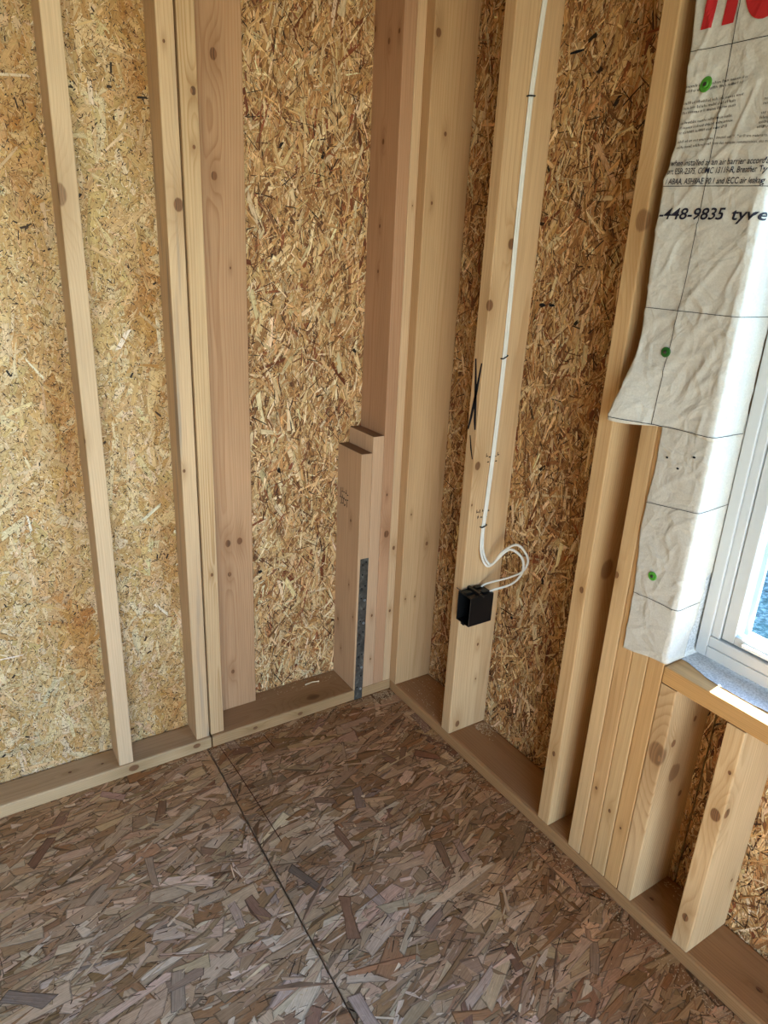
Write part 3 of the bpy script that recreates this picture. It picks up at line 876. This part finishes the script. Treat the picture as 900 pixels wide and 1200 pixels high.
# green cap nails
def cap_nail(S, q, z, R, mat, label):
    c = S(q, z, 0.0)
    root = empty('cap_nail', c)
    tag(root, label, 'cap nail', 'green cap nails in the house wrap')
    prof = [(R, 0.0004), (R, .0016), (R * .86, .0024), (R * .45, .0018), (R * .40, .0030), (.0001, .0030)]
    seg = 28
    V, F = [], []
    e = .001
    n = (S(q, z + e) - S(q, z - e)).cross(S(q + e, z) - S(q - e, z)).normalized()
    if n.x > 0: n = -n
    t1 = Vector((0, 0, 1)).cross(n).normalized(); t2 = n.cross(t1)
    for (r_, h) in prof:
        for k in range(seg):
            a = 2 * PI * k / seg
            V.append(t1 * (r_ * math.cos(a)) + t2 * (r_ * math.sin(a)) + n * (h + .0008))
    for i in range(len(prof) - 1):
        for k in range(seg):
            F.append((i * seg + k, i * seg + (k + 1) % seg, (i + 1) * seg + (k + 1) % seg, (i + 1) * seg + k))
    mesh_obj('cap', V, F, mat, root, smooth=False)
    V = []
    for (r_, h) in ((.0032, .0036), (.0032, .0046), (.0022, .0052)):
        for k in range(12):
            a = 2 * PI * k / 12
            V.append(t1 * (r_ * math.cos(a)) + t2 * (r_ * math.sin(a)) + n * (h + .0004))
    F = [(i * 12 + k, i * 12 + (k + 1) % 12, (i + 1) * 12 + (k + 1) % 12, (i + 1) * 12 + k) for i in range(2) for k in range(12)]
    F.append(tuple(range(24, 36)))
    mesh_obj('nail_head', V, F, M_nail, root)
cap_nail(SU, .8275, 1.6651, .0118, M_green, 'green cap nail beside small print, highest on the wrap')
cap_nail(SU, .8440, 1.2374, .0092, M_green_dark, 'dark green cap nail on the printed vertical line, middle of three')
cap_nail(SL, .9000, .8081, .0092, M_green, 'green cap nail on the lower blank flap near the sill')

# ------------------------------------------------------------------ sill flashing tape
V, F = [], []
nv = 60
for i in range(nv + 1):
    y = -.9640 - (1.95 - .9640) * i / nv
    x0 = .052 - .020 * sm(i / 6.0) + .0035 * mnoise.noise(Vector((y * 25, 2, 0))) + .002 * mnoise.noise(Vector((y * 80, 7, 0)))
    if i > 10: x0 += .004
    for k in range(6):
        x = x0 + (.150 - x0) * k / 5
        V.append((x, y, ZS + .0012 + .0008 * mnoise.noise(Vector((x * 60, y * 60, 1))) + (.0004 if k == 0 else .0008)))
for i in range(nv):
    for k in range(5):
        F.append((i * 6 + k, (i + 1) * 6 + k, (i + 1) * 6 + k + 1, i * 6 + k + 1))
b0 = len(V)
for j in range(9):
    z = ZS + .001 + .185 * j / 8
    for k in range(4):
        V.append((.050 + (.146 - .050) * k / 3, -.9625 - .0007 * math.sin(k * 2 + j), z))
for j in range(8):
    for k in range(3):
        F.append((b0 + j * 4 + k, b0 + j * 4 + k + 1, b0 + (j + 1) * 4 + k + 1, b0 + (j + 1) * 4 + k))
tape = mesh_obj('flashing_tape', V, F, M_tape)
md = tape.modifiers.new('thickness', 'SOLIDIFY'); md.thickness = .0008; md.offset = 0
tag(tape, 'grey-white flashing tape stuck on the sill under the window', 'tape')

# ------------------------------------------------------------------ window
win = empty('window_1', (.085, -1.45, .65)); tag(win, kind='structure')
def wpart(name, b, mat, bev=.002, parent=win):
    o = box_obj(name, b, mat, None, bev)
    o.parent = parent; o.matrix_parent_inverse = Matrix.Translation(-win.location)
    return o
Y0, Y1, Z0, Z1 = -.9680, -1.955, .6485, 2.01
# outer frame: jambs, sill rail, head (stepped profile)
wpart('frame_jamb', (.085, .145, -.9905, Y0, Z0, Z1), M_vinyl)
wpart('frame_jamb', (.0905, .145, -1.0085, -.9908, Z0 + .046, Z1 - .046), M_vinyl)
wpart('frame_jamb', (.085, .145, Y1, Y1 + .0225, Z0, Z1), M_vinyl)
wpart('frame_jamb', (.0905, .145, Y1 + .0228, Y1 + .043, Z0 + .046, Z1 - .046), M_vinyl)
wpart('frame_rail', (.0850, .145, Y1 + .0228, -.9908, Z0, Z0 + .0235), M_vinyl)
wpart('frame_rail', (.0870, .145, Y1 + .0228, -.9908, Z0 + .0238, Z0 + .0455), M_vinyl)
wpart('frame_head', (.085, .145, Y1 + .0228, -.9908, Z1 - .0455, Z1), M_vinyl)
# dark gaskets in the joints
wpart('gasket', (.100, .140, -1.0105, -1.0087, Z0 + .046, Z1 - .046), M_gasket, 0)
wpart('gasket', (.100, .140, Y1 + .0432, -1.0087, Z0 + .0457, Z0 + .0478), M_gasket, 0)
# sash
SA0, SA1 = -1.0107, Y1 + .0452
SZ0, SZ1 = Z0 + .0482, Z1 - .0485
wpart('sash_stile', (.0945, .130, SA0 - .0255, SA0, SZ0, SZ1), M_vinyl)
wpart('sash_stile', (.0945, .130, SA1, SA1 + .0300, SZ0, SZ1), M_vinyl)
wpart('sash_rail', (.0945, .130, SA1 + .0302, SA0 - .0257, SZ0, SZ0 + .0180), M_vinyl)
wpart('sash_rail', (.0945, .130, SA1 + .0302, SA0 - .0257, SZ1 - .026, SZ1), M_vinyl)
wpart('lift_lip', (.0860, .0944, SA1 + .10, -1.0560, SZ0 + .0050, SZ0 + .0125), M_vinyl2, .0028)
# glazing beads, sloping in to the pane
def bead(name, prof, y0, y1, vertical, flip=1):
    V, F = [], []
    ends = (y0, y1)
    for e in ends:
        for (x, t) in prof:
            V.append((x, t, e) if vertical else (x, e, t))
    n = len(prof)
    for i in range(n):
        F.append((i, (i + 1) % n, n + (i + 1) % n, n + i))
    F.append(tuple(range(n))[::-1]); F.append(tuple(range(n, 2 * n)))
    o = mesh_obj(name, V, F, M_vinyl2)
    bm = bmesh.new(); bm.from_mesh(o.data); bmesh.ops.recalc_face_normals(bm, faces=bm.faces); bm.to_mesh(o.data); bm.free()
    o.parent = win; o.matrix_parent_inverse = Matrix.Translation(-win.location)
    return o
ga, gb = SA0 - .0257, SA1 + .0302
za, zb = SZ0 + .0182, SZ1 - .0262
bead('glazing_bead', [(.102, ga), (.102, ga - .001), (.116, ga - .003), (.116, ga)], za, zb, True)
bead('glazing_bead', [(.102, gb), (.102, gb + .003), (.116, gb + .012), (.116, gb)], za, zb, True)
bead('glazing_bead', [(.102, za), (.102, za + .001), (.116, za + .003), (.116, za)], gb + .0125, ga - .0032, False)
bead('glazing_bead', [(.102, zb), (.102, zb - .003), (.116, zb - .011), (.116, zb)], gb + .0125, ga - .0125, False)
wpart('pane', (.1165, .1205, gb + .001, ga - .001, za + .001, zb - .001), M_glass, 0)
wpart('outer_bead', (.1210, .130, ga - .0105, ga - .001, za, zb), M_vinyl2, .001)
wpart('outer_bead', (.1210, .130, gb + .001, gb + .018, za, zb), M_vinyl2, .001)
wpart('outer_bead', (.1210, .130, gb + .0185, ga - .0108, za, za + .006), M_vinyl2, .001)

# ------------------------------------------------------------------ electrical box, cable, staples
bx = empty('electrical_box', (.03, -.357, .43))
tag(bx, 'black plastic electrical box nailed to the cabled stud', 'electrical box')
def bpart(name, bm, mat=M_black, parent=bx):
    o = bm_obj(name, bm, mat)
    o.parent = parent; o.matrix_parent_inverse = Matrix.Translation(-bx.location)
    return o
bm = bmesh.new()
X0, X1, BY0, BY1, BZ0, BZ1 = -.013, .068, -.3835, YE - .0008, .4330, .5200
w_ = .0028
bm_box(bm, X0, X1, BY0, BY0 + w_, BZ0, BZ1); bm_box(bm, X0, X1, BY1 - w_, BY1, BZ0, BZ1)
bm_box(bm, X0, X1, BY0 + w_, BY1 - w_, BZ0, BZ0 + w_); bm_box(bm, X0, X1, BY0 + w_, BY1 - w_, BZ1 - w_, BZ1)
bm_box(bm, X1 - w_, X1, BY0 + w_, BY1 - w_, BZ0 + w_, BZ1 - w_)
bmesh.ops.bevel(bm, geom=list(bm.edges), offset=.0006, segments=1, affect='EDGES')
bpart('box_body', bm)
for (z0, z1) in ((BZ1 + .0001, BZ1 + .006), (BZ0 - .006, BZ0 - .0001)):
    bm = bmesh.new(); bm_box(bm, X0, X0 + .024, -.362, -.349, z0, z1)
    bmesh.ops.bevel(bm, geom=list(bm.edges), offset=.0015, segments=2, affect='EDGES'); bpart('screw_boss', bm)
for y0 in (-.378, -.346):
    bm = bmesh.new(); bm_box(bm, .034, .058, y0, y0 + .013, BZ1 + .0001, BZ1 + .005)
    bmesh.ops.bevel(bm, geom=list(bm.edges), offset=.0012, segments=2, affect='EDGES'); bpart('cable_clamp', bm)
bm = bmesh.new(); bm_box(bm, .016, .024, BY0 + .002, BY1 - .002, BZ1 + .0001, BZ1 + .0085)
bpart('nail_bracket', bm)
for p in (((.020, -.398, BZ1 + .004), (.020, YE - .002, BZ1 + .0065)),):
    V, F = tube(p, .0019, 8)
    o = mesh_obj('nail', V, F, M_nail, None); o.parent = bx; o.matrix_parent_inverse = Matrix.Translation(-bx.location)
V, F = tube(catmull([(-.004, -.335, .518), (-.012, -.330, .524), (-.018, -.326, .530)], 4), .0012, 6)
o = mesh_obj('ground_wire', V, F, M_nail, None); o.parent = bx; o.matrix_parent_inverse = Matrix.Translation(-bx.location)

yc0 = YE - .0040
run = [(.083, yc0, 2.40), (.0735, yc0, 2.0), (.0705, yc0, 1.90), (.0597, yc0, 1.721), (.0577, yc0, 1.50), (.0606, yc0, 1.25), (.0606, yc0, 1.1595), (.0595, yc0, 1.03), (.0565, yc0, .90), (.0520, yc0, .78)]
inner = run + [(.0480, yc0, .670), (.0452, -.345, .6181), (.0609, -.360, .5922), (.0812, -.395, .6442), (.089, -.415, .6556), (.1072, -.435, .635), (.1135, -.435, .5935), (.1058, -.410, .5504), (.0702, -.375, .5232), (.058, -.3715, .514)]
outer = [(a + .0066, b, c) for (a, b, c) in run] + [(.0535, yc0, .675), (.0520, -.3455, .622), (.064, -.366, .5985), (.0785, -.390, .6445), (.0945, -.425, .6731), (.118, -.445, .6368), (.113, -.437, .598), (.0961, -.400, .5655), (.0652, -.352, .5342), (.050, -.339, .514)]
V, F = tube(catmull(inner, 10), (.0028, .0036), 10, ref=(0, 1, 0))
tag(mesh_obj('electrical_cable', V, F, M_cable, smooth=True), 'white cable with the tighter lower loop into the black box', 'cable')
V, F = tube(catmull(outer, 10), (.0028, .0036), 10, ref=(0, 1, 0))
tag(mesh_obj('electrical_cable', V, F, M_cable, smooth=True), 'white cable with the wider outer loop above the black box', 'cable')
for (x, z, tl, lab) in ((.0630, 1.721, .10, 'dark staple pinning the cable near the top of the picture'),
                        (.0640, 1.152, .45, 'dark staple pinning the cable beside the crossed black marks'),
                        (.0515, .702, .30, 'dark staple pinning the cable just above its loop')):
    hw = .0095; d = .0085
    pts = [(-hw, .0085, 0), (-hw, .0015, 0), (-hw + .001, -.0038, 0), (-hw + .004, -.0048, 0), (0, -.0050, 0), (hw - .004, -.0048, 0), (hw - .001, -.0038, 0), (hw, .0015, 0), (hw, .0085, 0)]
    V, F = tube([(a * math.cos(tl), b, a * math.sin(tl)) for (a, b, c) in pts], (.0016, .0012), 8)
    o = mesh_obj('cable_staple', V, F, M_black, smooth=True)
    o.location = (x, YE - .0040, z)
    tag(o, lab, 'staple', 'cable staples')

# ------------------------------------------------------------------ steel strap on the short stud
st = empty('metal_strap', (-.118, -.001, .0))
tag(st, 'dark perforated steel strap nailed down the shortest cut-off stud', 'strap')
def strap_x(z): return -.1205 + .0045 * (z / .505)
bm = bmesh.new()
ns = 14
prev = None
for i in range(ns + 1):
    z = .002 + .503 * i / ns
    x = strap_x(z); yb = -.0016 - .0010 * math.sin(i * 1.3) * 0.4
    r = [bm.verts.new((x - .0145, yb, z)), bm.verts.new((x + .0145, yb, z)), bm.verts.new((x + .0145, -.0003, z)), bm.verts.new((x - .0145, -.0003, z))]
    if prev:
        for k in range(4): bm.faces.new((prev[k], prev[(k + 1) % 4], r[(k + 1) % 4], r[k]))
    else: bm.faces.new(r[::-1])
    prev = r
bm.faces.new(prev)
o = bm_obj('strap_band', bm, M_steel); o.parent = st; o.matrix_parent_inverse = Matrix.Translation(-st.location)
def disc(name, x, y, z, R, mat, parent, depth=.0006, seg=10):
    V = [(x + R * math.cos(2 * PI * k / seg), y - d_, z + R * math.sin(2 * PI * k / seg)) for d_ in (0, depth) for k in range(seg)]
    F = [(k, (k + 1) % seg, seg + (k + 1) % seg, seg + k) for k in range(seg)] + [tuple(range(seg, 2 * seg))]
    o = mesh_obj(name, V, F, mat); o.parent = parent; o.matrix_parent_inverse = Matrix.Translation(-parent.location)
    return o
M_bright = plain('bright_nail', '#b9bcbd', 0.3, 0.5, metal=0.7)
for i, z in enumerate(np.linspace(.04, .485, 12)):
    sx_ = -.006 if i % 2 else .006
    disc('nail_hole', strap_x(z) - sx_, -.0020, z + .008, .0026, M_ink, st)
    if i % 3 != 1:
        disc('nail_head', strap_x(z) + sx_, -.0020, z, .0042, M_bright if i % 2 == 0 else M_nail, st, .0022)

# ------------------------------------------------------------------ marks on the wood and sheathing
def stroke(name, pts, w, axis, plane, parent, mat=M_ink):
    """flat ink stroke on a plane; pts are (a, z) with a along the free horizontal axis"""
    V, F = [], []
    n = len(pts)
    for i, (a, z) in enumerate(pts):
        d = Vector((pts[min(i + 1, n - 1)][0] - pts[max(i - 1, 0)][0], pts[min(i + 1, n - 1)][1] - pts[max(i - 1, 0)][1])).normalized()
        wd = w * (0.55 if i in (0, n - 1) else 1.0)
        for s in (1, -1):
            aa, zz = a - d.y * s * wd / 2, z + d.x * s * wd / 2
            V.append((plane, aa, zz) if axis == 'x' else (aa, plane, zz))
    for i in range(n - 1): F.append((2 * i, 2 * i + 1, 2 * i + 3, 2 * i + 2))
    o = mesh_obj(name, V, F, mat)
    md = o.modifiers.new('thickness', 'SOLIDIFY'); md.thickness = .0003
    if parent is not None:
        o.parent = parent; o.matrix_parent_inverse = parent.matrix_world.inverted()
    return o
bpy.context.view_layer.update()
objs = {o.get('label'): o for o in bpy.data.objects if o.get('label')}
stud_e = objs['stud carrying the white cable and the black electrical box']
stroke('marker_line', [(-.3000, 1.146), (-.3110, 1.06), (-.3180, .99), (-.3215, .970)], .0085, 'x', -.0006, stud_e)
stroke('marker_line', [(-.3238, 1.1380), (-.3140, 1.07), (-.3020, 1.00), (-.2945, .966)], .0085, 'x', -.0006, stud_e)
stroke('marker_line', [(-.3045, .952), (-.3120, .92), (-.3215, .892)], .0060, 'x', -.0006, stud_e)
def stamp(cx, cz, axis, plane, parent, seed, rows=((5, 1.0), (4, .8)), s=1.0):
    """faded illegible lumber grade stamp: short broken strokes"""
    rd = random.Random(seed)
    V, F = [], []
    z = cz
    for (n, k) in rows:
        for i in range(n):
            a = cx + (i - n / 2) * .0055 * s
            for _ in range(2):
                dx, dz = rd.choice(((.0012, .006), (.004, .0012), (.0012, .005), (.0035, .001)))
                oa, oz = rd.uniform(0, .002), rd.uniform(-.0025, .0025)
                b0_ = len(V)
                for (p, q) in ((0, 0), (dx * s, 0), (dx * s, dz * k * s), (0, dz * k * s)):
                    aa, zz = a + oa + p, z + oz + q
                    V.append((plane, aa, zz) if axis == 'x' else (aa, plane, zz))
                F.append((b0_, b0_ + 1, b0_ + 2, b0_ + 3))
        z -= .0095 * s
    o = mesh_obj('grade_stamp', V, F, M_stamp)
    o.parent = parent; o.matrix_parent_inverse = parent.matrix_world.inverted()
stamp(.062, .895, 'y', YE - .0005, stud_e, 1, s=1.7)
stamp(.048, .742, 'y', YE - .0005, stud_e, 2, s=1.7)
stud_a = objs['shortest cut-off stud in the corner, steel strap on its front']
stamp(.095, .690, 'x', -.1390, stud_a, 3, ((5, 1.2), (5, 1.2), (4, 1.6)), 2.0)
# black dashes and gouges on the window-wall sheathing
for (y0, y1, z, w) in ((-.3577, -.3770, 1.279, .009), (-.3905, -.4087, 1.281, .007), (-.3445, -.3990, .437, .0035), (-.388, -.398, .428, .010), (-.362, -.402, 1.808, .006)):
    stroke('dark_mark', [(y0, z), ((y0 + y1) / 2, z + .0005), (y1, z + .001)], w, 'x', XR - .0030, p1, M_ink if w > .004 else plain('rust_dark', '#2a1a10', .8, .1))
# chalk snap line on the floor
def floor_line(pts, w, mat):
    V, F = [], []
    for i, (x, y) in enumerate(pts):
        V += [(x - w / 2, y, .0019), (x + w / 2, y, .0019)]
    for i in range(len(pts) - 1): F.append((2 * i, 2 * i + 1, 2 * i + 3, 2 * i + 2))
    mesh_obj('chalk_line', V, F, mat, pb)
M_chalk = plain('old_chalk', '#4a2c22', .9, .1)
floor_line([(-.595, -.01), (-.590, -.12), (-.588, -.25), (-.588, -.42)], .0022, M_chalk)
floor_line([(-.462, -.02), (-.458, -.09)], .0022, M_chalk)

# ------------------------------------------------------------------ sawdust and chips
rg = np.random.default_rng(3)
V, F, C = [], [], []
def chip(x, y, z, s):
    a = rg.uniform(0, PI); l = s * rg.uniform(.6, 2.2); w = s * rg.uniform(.25, .8); h = s * rg.uniform(.05, .35)
    ca, sa = math.cos(a), math.sin(a)
    k = len(V)
    t = rg.uniform(-.3, .3) * l
    for (u, v, hh) in ((-l, -w, 0), (l, -w * .6, max(0, t)), (l * .8, w, max(0, t)), (-l * .9, w * .7, 0), (0, 0, h)):
        V.append((x + u * ca - v * sa, y + u * sa + v * ca, z + hh + .0004))
    F.extend([(k, k + 1, k + 4), (k + 1, k + 2, k + 4), (k + 2, k + 3, k + 4), (k + 3, k, k + 4), (k + 3, k + 2, k + 1, k)])
M_chip = plain('pale_chip', '#cbb28c', .8, .2, noise=.25, scale=300)
def chips_done(label):
    global V, F
    tag(mesh_obj('sawdust', V, F, M_chip), label, 'sawdust', kind='stuff')
    V, F = [], []
for _ in range(150): chip(rg.normal(-.045, .030), -abs(rg.normal(.012, .020)) - .006, .0018, .0028)
for _ in range(420): chip(rg.uniform(-.75, -.02), -abs(rg.normal(0, .014)) - .006, .0018, .0016)
for _ in range(900): chip(-abs(rg.normal(0, .022)) - .006, rg.uniform(-1.5, -.02), .0018, .0015)
for _ in range(260): chip(rg.uniform(-1.2, -.02), rg.uniform(-1.3, -.02), .0019, .0015)
V = [(min(v[0], -.001), min(v[1], -.001), v[2]) for v in V]
chips_done('pale sawdust and wood chips strewn on the floor along the plates')
for _ in range(160): chip(rg.uniform(.09, .135), YE - abs(rg.normal(0, .03)) - .006, T, .0022)
for _ in range(90): chip(rg.uniform(.01, .135), rg.uniform(-.28, -.045), T, .0018)
for _ in range(50): chip(rg.uniform(.10, .135), rg.uniform(-1.10, -1.005), T, .002)
chips_done('wood chips lying on the plate of the window wall')
for _ in range(60): chip(rg.uniform(-.42, -.15), rg.uniform(.09, .132), T, .0018)
chips_done('few wood chips on the plate left of the cut-off studs')
V, F = tube([(-.212, .100, T + .002), (-.235, .104, T + .003), (-.262, .102, T + .002)], (.002, .0012), 6)
tag(mesh_obj('wood_splinter', V, F, plain('pale_splinter', '#d8c19a', .7, .2)), 'pale wood splinter lying on the plate before the corner sheathing', 'splinter')
